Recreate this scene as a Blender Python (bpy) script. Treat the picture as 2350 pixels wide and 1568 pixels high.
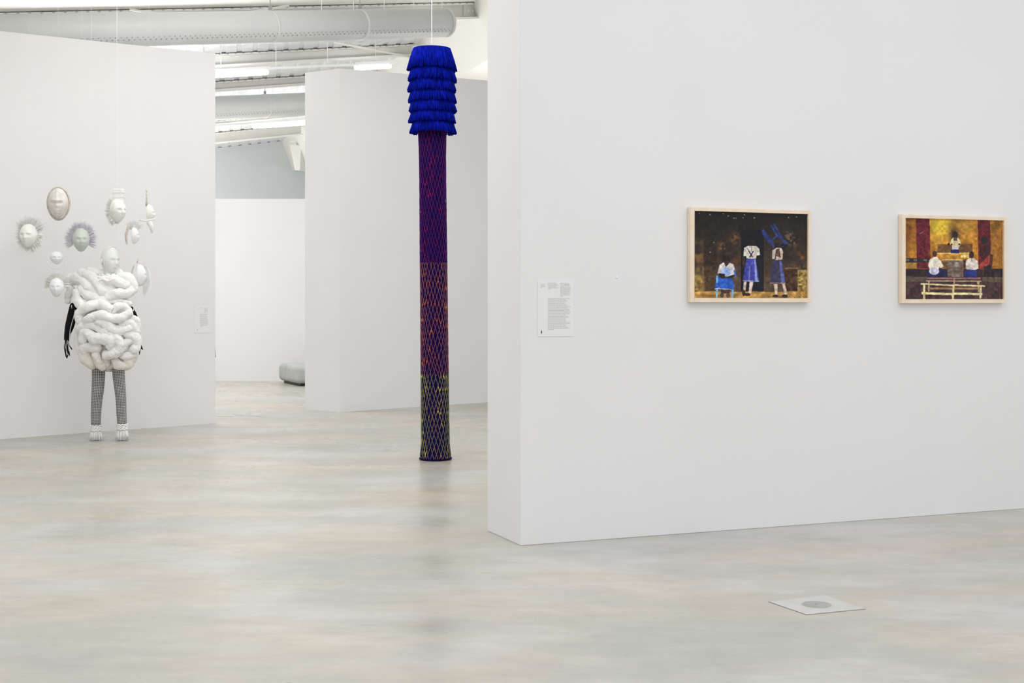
import bpy, bmesh, math, random
import numpy as np
from mathutils import Vector, Matrix
random.seed(7); rng = np.random.RandomState(11)
for o in list(bpy.data.objects): bpy.data.objects.remove(o)
SC = bpy.context.scene
COL = SC.collection
# ---------------------------------------------------------------- camera, world, lights, exposure
F, H, U0, VH = 3065.0, 1.4, 1175.0, 685.0       # focal length in px, eye height, centre column, horizon row
cd = bpy.data.cameras.new('camera'); cam = bpy.data.objects.new('camera', cd); COL.objects.link(cam)
cam.location = (0, 0, H); cam.rotation_euler = (math.pi/2, 0, 0)
cd.sensor_width = 36; cd.lens = 36*F/2350; cd.shift_y = -(784-VH)/2350; cd.clip_end = 200
SC.camera = cam
w = bpy.data.worlds.new('world'); SC.world = w; w.use_nodes = True
w.node_tree.nodes['Background'].inputs[0].default_value = (.97, .985, 1, 1)
w.node_tree.nodes['Background'].inputs[1].default_value = .91
SC.view_settings.view_transform = 'Standard'; SC.view_settings.look = 'None'
SC.view_settings.gamma = 1; SC.view_settings.use_curve_mapping = False
SC.view_settings.exposure = 0.18
def area(x, y, z, sx, sy, power, col=(1, .995, .985), rz=0, tilt=(0, 0)):
    l = bpy.data.lights.new('area_light', 'AREA'); l.shape = 'RECTANGLE'; l.size = sx; l.size_y = sy
    l.energy = power; l.color = col
    o = bpy.data.objects.new('area_light', l); COL.objects.link(o); o.location = (x, y, z)
    o.rotation_euler = (tilt[0], tilt[1], rz); return o
UP = (math.pi, 0)
area(-2.6, 8.6, 4.7, 6, 1.6, 92, rz=.75)                     # ceiling lamp over the hall, above the frame
area(-2.9, 12.2, 4.5, 3.4, 1.0, 95, rz=.78, tilt=UP)  # added uplight, brightens the roof panel from below
area(-1.0, 14.0, 5.1, 2.6, 1.2, 40, rz=.78)  # added fill light for the centre block and its surroundings
area(2.6, 4.6, 4.9, 6, 2.0, 60, rz=.37)
area(-7.3, 18.6, 4.4, 5, 2.4, 165, rz=.78)                    # fill lights added in the back rooms, hidden behind the partitions (down and up)
area(-5.7, 17.7, 3.4, 2.8, 1.6, 210, rz=.78, tilt=UP)
area(-.2, 22.6, 4.3, 3.0, 2.4, 70, rz=.78)
area(.6, 21.6, 3.5, 3.0, 2.0, 42, rz=.78, tilt=UP)
area(-10.5, 28.5, 4.2, 5, 3, 1100, rz=.78)
area(-8.0, 27.5, 2.2, 5, 2, 220, rz=.78, tilt=UP)

# ---------------------------------------------------------------- helpers
def P(u, v, Y): return Vector(((u-U0)/F*Y, Y, H+(VH-v)/F*Y))
def G(u, v):
    Y = F*H/(v-VH); return Vector(((u-U0)/F*Y, Y, 0))
def lin(c): return tuple(((x/255)/12.92 if x/255 <= .04045 else ((x/255+.055)/1.055)**2.4) for x in c)
def mat(name, col, rough=.6, col2=None, scale=8, bump=0, bscale=40, spec=.4, emit=0, detail=3, metal=0):
    m = bpy.data.materials.new(name); m.use_nodes = True; nt = m.node_tree; b = nt.nodes['Principled BSDF']
    b.inputs['Base Color'].default_value = (*col, 1); b.inputs['Roughness'].default_value = rough
    b.inputs['Specular IOR Level'].default_value = spec; b.inputs['Metallic'].default_value = metal
    tc = nt.nodes.new('ShaderNodeTexCoord')
    if col2:
        n = nt.nodes.new('ShaderNodeTexNoise'); n.inputs['Scale'].default_value = scale; n.inputs['Detail'].default_value = detail
        nt.links.new(tc.outputs['Object'], n.inputs['Vector'])
        r = nt.nodes.new('ShaderNodeValToRGB'); r.color_ramp.elements[0].position = .38; r.color_ramp.elements[1].position = .62
        r.color_ramp.elements[0].color = (*col, 1); r.color_ramp.elements[1].color = (*col2, 1)
        nt.links.new(n.outputs['Fac'], r.inputs['Fac']); nt.links.new(r.outputs['Color'], b.inputs['Base Color'])
    if bump:
        n = nt.nodes.new('ShaderNodeTexNoise'); n.inputs['Scale'].default_value = bscale; n.inputs['Detail'].default_value = 4
        nt.links.new(tc.outputs['Object'], n.inputs['Vector'])
        k = nt.nodes.new('ShaderNodeBump'); k.inputs['Strength'].default_value = bump; k.inputs['Distance'].default_value = .01
        nt.links.new(n.outputs['Fac'], k.inputs['Height']); nt.links.new(k.outputs['Normal'], b.inputs['Normal'])
    if emit:
        b.inputs['Emission Color'].default_value = (1, 1, 1, 1); b.inputs['Emission Strength'].default_value = emit
    return m
def obj(name, verts, faces, m, parent=None, smooth=False, uvs=None):
    me = bpy.data.meshes.new(name)
    if parent is not None:
        inv = Vector(parent_origin(parent)); verts = [Vector(v)-inv for v in verts]
    me.from_pydata([tuple(v) for v in verts], [], faces)
    if smooth: me.polygons.foreach_set('use_smooth', [True]*len(me.polygons))
    if uvs is not None:
        ul = me.uv_layers.new(name='UVMap')
        for i, l in enumerate(me.loops): ul.data[i].uv = uvs[l.vertex_index]
    me.materials.append(m); me.update()
    o = bpy.data.objects.new(name, me); COL.objects.link(o); o.parent = parent
    return o
def parent_origin(p):
    q = Vector(p.location)
    if p.parent: q += parent_origin(p.parent)
    return q
def tag(o, label=None, cat=None, group=None, kind=None):
    if label: o['label'] = label
    if cat: o['category'] = cat
    if group: o['group'] = group
    if kind: o['kind'] = kind
    return o
def thing(name, label, cat, loc, group=None):
    o = bpy.data.objects.new(name, None); COL.objects.link(o); o.location = loc; o.empty_display_size = .1
    return tag(o, label, cat, group)
class MB:
    def __init__(s): s.v = []; s.f = []; s.uv = []
    def add(s, v, f, uv=None):
        n = len(s.v); s.v += [Vector(q) for q in v]; s.f += [tuple(i+n for i in g) for g in f]
        s.uv += uv if uv else [(0, 0)]*len(v)
        return s
    def box(s, c, ax, ay, az):      # centre + half axes
        c = Vector(c); ax, ay, az = Vector(ax), Vector(ay), Vector(az)
        v = [c+i*ax+j*ay+k*az for k in (-1, 1) for j in (-1, 1) for i in (-1, 1)]
        return s.add(v, [(0, 2, 3, 1), (4, 5, 7, 6), (0, 1, 5, 4), (2, 6, 7, 3), (0, 4, 6, 2), (1, 3, 7, 5)])
    def prism(s, pts, zb, zt):      # ccw footprint; zb, zt numbers or lists
        n = len(pts); zb = zb if hasattr(zb, '__len__') else [zb]*n; zt = zt if hasattr(zt, '__len__') else [zt]*n
        v = [(p[0], p[1], zb[i]) for i, p in enumerate(pts)]+[(p[0], p[1], zt[i]) for i, p in enumerate(pts)]
        return s.add(v, [tuple(range(n))[::-1], tuple(range(n, 2*n))]+[(i, (i+1) % n, n+(i+1) % n, n+i) for i in range(n)])
    def tube(s, pts, rad, seg=10, sub=1, caps=True, flat=None):
        pts = [Vector(p) for p in pts]; rad = list(rad) if hasattr(rad, '__len__') else [rad]*len(pts)
        if sub > 1:
            q, r = [], []
            n = len(pts)
            for i in range(n-1):
                p0, p1, p2, p3 = pts[max(i-1, 0)], pts[i], pts[i+1], pts[min(i+2, n-1)]
                for k in range(sub):
                    t = k/sub
                    q.append(.5*((2*p1)+(p2-p0)*t+(2*p0-5*p1+4*p2-p3)*t*t+(3*p1-p0-3*p2+p3)*t**3)); r.append(rad[i]*(1-t)+rad[i+1]*t)
            q.append(pts[-1]); r.append(rad[-1]); pts, rad = q, r
        if caps == 'round':
            d0 = (pts[0]-pts[1]).normalized(); d1 = (pts[-1]-pts[-2]).normalized()
            a, b = pts[0], pts[-1]; ra, rb = rad[0], rad[-1]
            pts = [a+d0*ra*.95, a+d0*ra*.8, a+d0*ra*.45]+pts+[b+d1*rb*.45, b+d1*rb*.8, b+d1*rb*.95]
            rad = [ra*.15, ra*.6, ra*.9]+rad+[rb*.9, rb*.6, rb*.15]
        n = len(pts); v = []; f = []; uv = []; L = 0; N = None
        for i in range(n):
            t = (pts[min(i+1, n-1)]-pts[max(i-1, 0)]).normalized()
            if N is None:
                N = t.cross(Vector((0, 1, 0)));
                if N.length < .1: N = t.cross(Vector((1, 0, 0)))
                N.normalize()
            else:
                N = (N-t*N.dot(t)).normalized()
            B = t.cross(N)
            if i: L += (pts[i]-pts[i-1]).length
            for k in range(seg+1 if flat is None else seg+1):
                a = 2*math.pi*k/seg
                v.append(pts[i]+(N*math.cos(a)+B*math.sin(a))*rad[i]); uv.append((k/seg, L))
        for i in range(n-1):
            for k in range(seg):
                a = i*(seg+1)+k; f.append((a, a+1, a+seg+2, a+seg+1))
        if caps:
            f.append(tuple(range(seg))[::-1]); f.append(tuple((n-1)*(seg+1)+k for k in range(seg)))
        return s.add(v, f, uv)
    def lathe(s, prof, c, seg=32, cx=None):      # prof [(r,z)], c=(x,y)
        v = []; f = []; n = len(prof)
        for i, (r, z) in enumerate(prof):
            ox = cx(z) if cx else 0
            for k in range(seg):
                a = 2*math.pi*k/seg; v.append((c[0]+ox+r*math.cos(a), c[1]+r*math.sin(a), z))
        for i in range(n-1):
            for k in range(seg):
                f.append((i*seg+k, i*seg+(k+1) % seg, (i+1)*seg+(k+1) % seg, (i+1)*seg+k))
        f.append(tuple(range(seg))[::-1]); f.append(tuple((n-1)*seg+k for k in range(seg)))
        return s.add(v, f)
    def ball(s, c, r, ns=6, nr=4, sx=1, sz=1):
        v = []; f = []; c = Vector(c)
        for i in range(nr+1):
            p = math.pi*i/nr
            for k in range(ns):
                a = 2*math.pi*k/ns; v.append(c+Vector((r*sx*math.sin(p)*math.cos(a), r*math.sin(p)*math.sin(a), r*sz*math.cos(p))))
        for i in range(nr):
            for k in range(ns): f.append((i*ns+k, (i+1)*ns+k, (i+1)*ns+(k+1) % ns, i*ns+(k+1) % ns))
        return s.add(v, f)
    def build(s, name, m, parent=None, smooth=False, uv=False):
        return obj(name, s.v, s.f, m, parent, smooth, s.uv if uv else None)
def bevel(o, w, n=3):
    b = o.modifiers.new('bevel', 'BEVEL'); b.width = w; b.segments = n; b.limit_method = 'ANGLE'; return o

# ---------------------------------------------------------------- materials
M = {}
M['wall'] = mat('white_wall_paint', (.80, .79, .795), .75, (.785, .778, .782), 1.2, bump=.05, bscale=60, spec=.25)
M['beam'] = mat('cream_steel_paint', (.77, .765, .73), .5, (.745, .74, .70), 3)
M['deck'] = mat('galvanised_deck', (.70, .72, .745), .35, (.80, .81, .83), 5, spec=.5)
M['cream'] = mat('cream_upper_wall', (.80, .785, .74), .7)
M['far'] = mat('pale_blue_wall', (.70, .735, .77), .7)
M['duct'] = mat('grey_white_duct', (.78, .80, .79), .35, (.75, .775, .765), 2, spec=.5)
M['hole'] = mat('perforation_dark', (.42, .42, .40), .8)
M['lamp'] = mat('fluorescent_tube', (1, 1, 1), .5, emit=5.0)
M['rail'] = mat('white_rail', (.85, .85, .84), .4)
M['oak'] = mat('pale_maple', (.82, .67, .51), .5, (.86, .73, .58), 14)
M['white'] = mat('white_cotton', (.86, .85, .835), .95, (.90, .89, .88), 9, bump=.6, bscale=45, spec=.05)
M['ivory'] = mat('ivory_cotton', (.76, .715, .64), .95, (.83, .80, .75), 7, bump=.6, bscale=45, spec=.05)
M['plaster'] = mat('white_plaster', (.84, .84, .825), .6, bump=.05, bscale=80)
M['black'] = mat('black_glove_cloth', (.008, .007, .009), .85, spec=.15)
M['bead'] = mat('white_beads', (.85, .83, .8), .4)
M['thread'] = mat('nylon_thread', (.9, .9, .9), .4)
M['grey_sofa'] = mat('grey_upholstery', (.42, .43, .41), .85, (.47, .48, .46), 6)
M['dark'] = mat('dark_panel', (.03, .028, .025), .5)
M['ink'] = mat('grey_lettering', (.50, .50, .50), .8)
M['inkdark'] = mat('dark_mark', (.12, .12, .12), .8)
M['vinyl'] = mat('label_vinyl', (.80, .795, .795), .5)
M['metal'] = mat('brushed_lid', (.36, .355, .345), .5, (.42, .41, .40), 30, metal=.3)
M['coverplate'] = mat('floor_cover', (.56, .54, .53), .45, (.50, .50, .48), 9)
M['joint'] = mat('floor_joint_dark', (.22, .2, .2), .7)
# concrete floor
def floor_mat():
    m = bpy.data.materials.new('polished_concrete'); m.use_nodes = True; nt = m.node_tree; N = nt.nodes; Lk = nt.links.new
    b = N['Principled BSDF']; tc = N.new('ShaderNodeTexCoord')
    def noise(sc, det=4, rough=.55, dist=0, stretch=(1, 1, 1)):
        mp = N.new('ShaderNodeMapping'); mp.inputs['Scale'].default_value = stretch; mp.inputs['Rotation'].default_value = (0, 0, .12)
        Lk(tc.outputs['Object'], mp.inputs['Vector'])
        n = N.new('ShaderNodeTexNoise'); n.inputs['Scale'].default_value = sc; n.inputs['Detail'].default_value = det
        n.inputs['Roughness'].default_value = rough; n.inputs['Distortion'].default_value = dist
        Lk(mp.outputs['Vector'], n.inputs['Vector']); return n.outputs['Fac']
    def ramp(fac, p0, c0, p1, c1):
        r = N.new('ShaderNodeValToRGB'); e = r.color_ramp.elements; e[0].position = p0; e[1].position = p1
        e[0].color = (*c0, 1); e[1].color = (*c1, 1); Lk(fac, r.inputs['Fac']); return r.outputs['Color']
    def mix(fac, a, c, mode='MIX'):
        x = N.new('ShaderNodeMix'); x.data_type = 'RGBA'; x.blend_type = mode
        if isinstance(fac, float): x.inputs[0].default_value = fac
        else: Lk(fac, x.inputs[0])
        for k, q in ((6, a), (7, c)):
            if isinstance(q, tuple): x.inputs[k].default_value = (*q, 1)
            else: Lk(q, x.inputs[k])
        return x.outputs[2]
    base = ramp(noise(.8, 6, .6, .25, (.8, 1.3, 1)), .36, (.405, .415, .375), .64, (.52, .46, .385))
    base = mix(ramp(noise(.6, 4, .6, .2, (1, 1.6, 1)), .46, (0, 0, 0), .68, (.75, .75, .75)), base, (.565, .56, .55))
    base = mix(ramp(noise(1.5, 5, .6, .15, (.8, 1.8, 1)), .46, (0, 0, 0), .72, (.62, .62, .62)), base, (.40, .375, .345))
    fine = ramp(noise(6, 8, .7, .1, (.7, 1.6, 1)), .3, (.90, .90, .90), .7, (1.08, 1.08, 1.08))
    base = mix(1.0, base, fine, 'MULTIPLY')
    grit = ramp(noise(70, 4, .7), .3, (.95, .95, .95), .7, (1.04, 1.04, 1.04))
    base = mix(1.0, base, grit, 'MULTIPLY')
    Lk(base, b.inputs['Base Color'])
    rr = N.new('ShaderNodeMapRange'); Lk(noise(1.3, 3, .5), rr.inputs[0]); rr.inputs[1].default_value = .3; rr.inputs[2].default_value = .7
    rr.inputs[3].default_value = .22; rr.inputs[4].default_value = .42; Lk(rr.outputs[0], b.inputs['Roughness'])
    b.inputs['Specular IOR Level'].default_value = .38
    bp = N.new('ShaderNodeBump'); bp.inputs['Strength'].default_value = .012; bp.inputs['Distance'].default_value = .006
    Lk(noise(4, 2, .5), bp.inputs['Height']); Lk(bp.outputs['Normal'], b.inputs['Normal'])
    return m
M['floor'] = floor_mat()

# ---------------------------------------------------------------- setting: floor and walls
S = lambda o: tag(o, kind='structure')
S(MB().prism([(-16, -6), (14, -6), (14, 42), (-16, 42)], -.2, 0).build('floor', M['floor']))
# right wall with its end face
A = G(1194.5, 1253); A.z = 0; B2 = G(1118.5, 1218.5); E = G(2350, 1168)
dW = (E-A).normalized(); nW = Vector((dW.y, -dW.x, 0)); th = (B2-A).dot(-nW)
fA = A+dW*6.5
S(bevel(MB().prism([A, fA, fA-nW*th, A+(B2-A)], 0, 4.6).build('wall_right', M['wall']), .004, 2))
# left partition
L0 = G(0, 1008); L1 = G(494, 971.5); dL = (L1-L0).normalized(); nL = Vector((dL.y, -dL.x, 0))
Lm = L0-dL*5; zt = lambda p: 4.06+(4.148-4.06)*((p-L0).dot(dL)/(L1-L0).length)
q = [Lm, L1, L1-nL*.4, Lm-nL*.4]
S(MB().prism(q, 0, [zt(p) for p in q]).build('wall_left', M['wall']))
# centre block behind the fringed column
C0 = G(779, 946); C1 = G(700, 941); C2 = G(1118, 923.5); C3 = C2+(C2-C0).normalized()*4
zC = lambda u, v, g: H+(VH-v)/F*g.y
q = [C0, C3, C3+(C1-C0), C1]
S(MB().prism(q, 0, [4.232, 4.232+.118*1.0+.16, 4.51, 4.232+.0]).build('wall_center', M['wall']))
# far partition and far building wall
f0 = Vector((-9.5, 22.55, 0)); f1 = Vector((-2.6, 22.62, 0))
S(MB().prism([f0, f1, f1+Vector((0, .3, 0)), f0+Vector((0, .3, 0))], 0, 3.085).build('wall_back', M['wall']))
def Yu(Y494, u): return Y494*.863/(.706-.708*(u-U0)/F)
def deckz(x, y): return 5.25+.2*(x+.222*y)
e1 = Vector((.706, .708, 0)); 
def DL(Y494, u, v): return P(u, v, Yu(Y494, u))
def onray(Y494, u, drop=0):
    y = Yu(Y494, u); x = (u-U0)/F*y; return Vector((x, y, deckz(x, y)-drop))
fw0 = onray(34.2, -400); fw1 = onray(34.2, 1000)
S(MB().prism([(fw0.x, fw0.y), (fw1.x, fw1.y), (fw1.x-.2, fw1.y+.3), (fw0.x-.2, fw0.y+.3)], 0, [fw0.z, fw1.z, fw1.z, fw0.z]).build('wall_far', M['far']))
# side bulkhead (upper wall over the lower side ceiling)
near = P(1118, 138, 21.35); far = P(672, 391, 35.9); dB = (far-near)
nr = near-dB*.35
top = lambda p: Vector((p.x-.35, p.y, deckz(p.x-.35, p.y)+.02))
q = [nr, far, far+Vector((7, 0, 0)), nr+Vector((5, 0, 0))]
v = [nr, far, far+Vector((7, 0, .0)), nr+Vector((5, 0, 0)), top(nr), top(far), top(far)+Vector((7.4, 0, 1.5)), top(nr)+Vector((5.4, 0, 1.2))]
bk = obj('wall_side', v, [(0, 3, 2, 1), (4, 5, 6, 7), (0, 1, 5, 4), (2, 3, 7, 6), (0, 4, 7, 3), (1, 2, 6, 5)], M['cream']); S(bk)
# corrugated roof deck; ribs run along dB, profile steps along e1
ceil = thing('ceiling', None, None, (0, 0, 0)); S(ceil)
mb = MB(); rv = dB.copy(); rv.z = 0; rv.normalize()
vs = []; fs = []
s = -13.0; prof = []
while s < 19:
    for ds, dz in ((0, 0), (.19, 0), (.205, .014), (.285, .014)): prof.append((s+ds, dz))
    s += .30
a0 = Vector((-.2223, 1, 0))
for (s, dz) in prof:
    for Yq in (17.8, 34.8):
        base = a0*Yq+e1*s
        vs.append(Vector((base.x, base.y, deckz(base.x, base.y)+dz)))
for i in range(len(prof)-1): fs.append((2*i, 2*i+1, 2*i+3, 2*i+2))
obj('roof_deck', vs, fs, M['deck'], ceil)
q4 = [a0*9.8+e1*-13, a0*9.8+e1*19, a0*17.8+e1*19, a0*17.8+e1*-13]
q4 = [Vector((p.x, p.y, deckz(p.x, p.y))) for p in q4]; obj('roof_panel', q4+[p+Vector((0, 0, .05)) for p in q4], [(0, 1, 2, 3), (7, 6, 5, 4), (0, 4, 5, 1), (1, 5, 6, 2), (2, 6, 7, 3), (3, 7, 4, 0)], M['beam'], ceil)
# roof beams: web + bottom flange, following the roof fall
def beam(Y494, depth, u0, u1, fl=.11, web=.02, m=None):
    a, b = onray(Y494, u0), onray(Y494, u1); mm = MB()
    d = (b-a).normalized(); n = Vector((d.y, -d.x, 0)).normalized(); up = Vector((0, 0, 1))
    def pr(o0, o1, z0, z1):
        mm.add([a+n*o0+up*z0, a+n*o1+up*z0, b+n*o1+up*z0, b+n*o0+up*z0, a+n*o0+up*z1, a+n*o1+up*z1, b+n*o1+up*z1, b+n*o0+up*z1],
               [(0, 3, 2, 1), (4, 5, 6, 7), (0, 1, 5, 4), (1, 2, 6, 5), (2, 3, 7, 6), (3, 0, 4, 7)])
    pr(-web, web, -depth, .05); pr(-fl, fl, -depth-.035, -depth); pr(-fl, fl, -.03, 0)
    o = mm.build('roof_beam', m or M['beam'], ceil)
    tip = MB()
    for k in range(int((b-a).length/.15)):      # closure ticks where the deck ribs meet the flange
        c = a+d*(.15*k)+n*(fl+.003)+up*(-.010); tip.box(c, d*.016, n*.003, up*.006)
    t = tip.build('deck_fastener', M['hole'], o); tag(t, kind='stuff')
    return o, a, b, d, n
bA = beam(17.8, .22, -300, 1114, .13); bB = beam(21.1, .17, 300, 945); bC = beam(23.8, .13, 300, 830); bE = beam(29.0, .06, 300, 760, .06)
bD = beam(31.1, .22, 300, 690)
# bolted end plate on the first beam
o, a, b, d, n = bA
ep = MB().box(b-d*.28+n*.035+Vector((0, 0, -.11)), d*.24, n*.012, Vector((0, 0, .095))).build('end_plate', M['beam'], ceil)
for k in (-.15, -.05, .06, .15):
    MB().ball(b-d*(.28-k)+n*.055+Vector((0, 0, -.12)), .022).build('bolt', M['rail'], ep, True)
# haunched column in the far corner
pc = [P(665, 333, 34.2), P(691, 333, 34.2), P(688, 391, 34.2), P(677, 391, 34.2)]
mm = MB(); dd = Vector((.2, .35, 0)); mm.add([p for p in pc]+[p+dd for p in pc], [(0, 3, 2, 1), (4, 5, 6, 7), (0, 1, 5, 4), (1, 2, 6, 5), (2, 3, 7, 6), (3, 0, 4, 7)])
mm.build('haunch_column', M['beam'], ceil)
# diagonal braces
def brace(p, q, r): MB().tube([p, q], r, 8).build('brace', M['beam'], ceil, True)
brace(P(768, 97, Yu(20.2, 768)), P(943, 131, Yu(20.9, 943)), .022)
brace(P(298, 22, Yu(16.4, 298)), P(392, 36, Yu(16.0, 392)), .014)
brace(P(662, 13, Yu(16.6, 662)), P(556, 31, Yu(16.1, 556)), .014)

# ---------------------------------------------------------------- ducts
def duct(label, Y494, pts, r, u_rings, end=False, rows=True):
    # pts [(u, v centre)]
    a, b = [P(u, v, Yu(Y494, u)) for u, v in pts]
    t = thing('air_duct', label, 'duct', a)
    d = (b-a).normalized(); mm = MB()
    mm.tube([a, b], r, 40); mm.build('duct_pipe', M['duct'], t, True)
    if end:
        c = MB(); c.tube([b-d*.02, b+d*.02, b+d*.05, b+d*.07], [r*1.03, r*1.03, r*.8, r*.4], 40); c.build('end_cap', M['duct'], t, True)
    for u in u_rings:
        k = (u-pts[0][0])/(pts[1][0]-pts[0][0]); Yk = Yu(Y494, u); c = P(u, pts[0][1]+(pts[1][1]-pts[0][1])*k, Yk)
        MB().tube([c-d*.018, c+d*.018], r*1.035, 40).build('joint_ring', M['rail'], t, True)
        hg = MB(); tp = c.copy(); tp.z = deckz(c.x, c.y); hg.tube([c+Vector((0, 0, r)), tp], .006, 6); hg.box(c+Vector((0, 0, r+.03)), (.02, 0, 0), (0, .02, 0), (0, 0, .03))
        hg.build('hanger', M['hole'], t)
    if rows:
        n = Vector((d.y, -d.x, 0)).normalized(); up = n.cross(d).normalized()
        if up.z < 0: up = -up
        hm = MB(); L = (b-a).length
        for row, ang in ((0, -42), (1, -33)):
            k = 0.05+.033*row
            while k < L-.05:
                an = math.radians(ang); rad = n*math.cos(an)+up*math.sin(an); tt = -n*math.sin(an)+up*math.cos(an)
                c = a+d*k+rad*(r+.001); s = .008 if row == 0 else .006
                hm.box(c, d*s, tt*s, rad*.0015); k += .067
        tag(hm.build('perforation', M['hole'], t), kind='stuff')
    return t
duct('large pale round air duct ending above the blue fringed column, nearest to the camera', 15.6, [(-120, 78), (1022, 52.5)], .19, [620, 826], True)
duct('farther pale round air duct seen through the opening between the two white partitions', 24.5, [(300, 258), (840, 232)], .22, [608])

# ---------------------------------------------------------------- fluorescent lamps on rails
def rail(Y494, p0, p1, lamps):
    a = P(*p0, Yu(Y494, p0[0])); b = P(*p1, Yu(Y494, p1[0]))
    t = thing('lamp_rail', lamps[0][2], 'light rail', a)
    MB().tube([a, b], .022, 8).build('rail', M['rail'], t, True)
    for u, dv, lab in lamps[1:]: pass
def lampat(Y494, u0, v0, u1, v1, label, r=.042):
    a = P(u0, v0, Yu(Y494, u0)); b = P(u1, v1, Yu(Y494, u1)); t = thing('fluorescent_lamp', label, 'lamp', a, 'fluorescent batten lamps under the roof')
    MB().tube([a, b], r, 16, caps='round').build('tube', M['lamp'], t, True)
    d = (b-a).normalized(); n = Vector((d.y, -d.x, 0)).normalized(); h = MB()
    c = (a+b)/2+Vector((0, 0, r+.03)); h.box(c, d*((b-a).length/2+.05), n*.035, Vector((0, 0, .02)).normalized()*.02)
    for e in (a, b): h.box(e+Vector((0, 0, r*.5)), d*.015, n*.03, (0, 0, r))
    h.build('housing', M['rail'], t)
def railbar(Y494, p0, p1, label):
    a = P(*p0, Yu(Y494, p0[0])); b = P(*p1, Yu(Y494, p1[0])); t = thing('lamp_rail', label, 'rail', a)
    d = (b-a).normalized(); n = Vector((d.y, -d.x, 0)).normalized()
    MB().box((a+b)/2, d*((b-a).length/2), n*.03, (0, 0, .018)).build('rail', M['rail'], t)
    for k in range(5):
        c = a+(b-a)*(k+.5)/5; tp = c.copy(); tp.z = deckz(c.x, c.y); MB().tube([c, tp], .005, 5).build('drop_rod', M['rail'], t)
railbar(20.5, (300, 171), (915, 144), 'long thin white lamp rail under the middle roof beam, above the pillar top')
lampat(20.5, 455, 175, 611, 166, 'glowing white tube lamp running out from behind the left partition at its top corner')
lampat(20.5, 818, 156, 893, 152, 'short glowing white tube lamp just left of the blue fringe')
railbar(28.0, (300, 302), (760, 270), 'thin white lamp rail far back below the second duct')
lampat(28.0, 583, 290, 740, 280, 'lowest glowing tube lamp, far back against the left edge of the centre pillar', .05)
railbar(17.2, (700, 62), (1046, 47), 'short white lamp rail end poking out behind the near duct end')
lampat(17.2, 985, 58, 1040, 54, 'unobtrusive lamp end beside the end cap of the near duct', .03)

# ---------------------------------------------------------------- column with blue fringe and coloured net
YC = 11.60; px = YC/F
def cxv(v): return (992+(v-305)*(7.5/750)-U0)*px
zv = lambda v, Y=YC: H+(VH-v)/F*Y
def cxz(z): return cxv(VH-(z-H)*F/YC)
col = thing('hanging_column_sculpture', 'tall slim textile column with royal blue tiered fringe on top and a coloured net body', 'sculpture', (cxz(0), YC, 0))
prof = [(.134, .003), (.136, .03), (.128, .07), (.121, .13), (.1195, .3), (.119, .6), (.1165, 1.2), (.1155, 1.8), (.113, 2.4), (.114, 2.65), (.121, 2.9)]
def crad(z):
    for (r0, z0), (r1, z1) in zip(prof, prof[1:]):
        if z <= z1: return r0+(r1-r0)*max(0, (z-z0)/(z1-z0))
    return prof[-1][0]
M['core'] = mat('navy_textile', (.007, .003, .062), .9, (.020, .002, .040), 16, bump=.3, bscale=60, spec=.08)
MB().lathe([(r-.004, z) for r, z in prof], (0, YC), 36, cxz).build('core', M['core'], col, True)
def netmat(name, dim, bright, dim2):
    m = mat(name, dim, .75, spec=.1); nt = m.node_tree; b = nt.nodes['Principled BSDF']; tc = nt.nodes['Texture Coordinate']
    n = nt.nodes.new('ShaderNodeTexNoise'); n.inputs['Scale'].default_value = 16; n.inputs['Detail'].default_value = 2
    nt.links.new(tc.outputs['Object'], n.inputs['Vector'])
    r = nt.nodes.new('ShaderNodeValToRGB'); e = r.color_ramp.elements; e[0].position = .52; e[0].color = (*dim, 1); e[1].position = .72; e[1].color = (*bright, 1)
    x = e.new(.66); x.color = (*dim2, 1)
    nt.links.new(n.outputs['Fac'], r.inputs['Fac']); nt.links.new(r.outputs['Color'], b.inputs['Base Color']); return m
secs = [(zv(858), 0.004, netmat('yellow_net_cord', (.17, .175, .12), (.80, .78, .12), (.34, .34, .13)), 'lime yellow net cords'),
        (zv(603), zv(858), netmat('orange_net_cord', (.20, .075, .13), (.85, .30, .10), (.42, .12, .10)), 'orange and rust net cords'),
        (2.86, zv(603), netmat('magenta_net_cord', (.075, .012, .15), (.62, .02, .22), (.20, .014, .15)), 'magenta and purple net cords')]
NS = 24; pitch = NS*.108
for z1, z0, m_, lab in secs:
    mm = MB()
    for k in range(NS):
        for sgn in (-1, 1):
            jit = random.uniform(-.05, .05); n = max(4, int((z1-z0)/.045)); pts = []
            for i in range(n+1):
                z = z0+(z1-z0)*i/n; a = 2*math.pi*(k/NS+sgn*z/pitch)+jit+.03*math.sin(z*9+k)
                r = crad(z)+(.001 if sgn > 0 else .0025); pts.append((cxz(z)+r*math.cos(a), YC+r*math.sin(a), z))
            mm.tube(pts, .0023, 4, caps=False)
    o = mm.build('net', m_, col, True); tag(o, lab, kind='stuff')
rim = MB(); pts = [(cxz(0)+.136*math.cos(a), YC+.136*math.sin(a), .012) for a in np.linspace(0, 2*math.pi, 30)]
rim.tube(pts, .008, 6, caps=False); rim.build('hem', M['core'], col, True)
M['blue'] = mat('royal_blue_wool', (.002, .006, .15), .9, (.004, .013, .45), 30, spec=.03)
nt_ = M['blue'].node_tree; mp_ = nt_.nodes.new('ShaderNodeMapping'); mp_.inputs['Scale'].default_value = (1, 1, .10)  # lengthwise noise: strand tone, with shading and dark gaps painted into the wool colour
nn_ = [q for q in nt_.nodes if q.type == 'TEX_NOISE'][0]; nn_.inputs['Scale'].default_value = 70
nt_.links.new(nt_.nodes['Texture Coordinate'].outputs['Object'], mp_.inputs[0]); nt_.links.new(mp_.outputs[0], nn_.inputs['Vector'])
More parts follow.
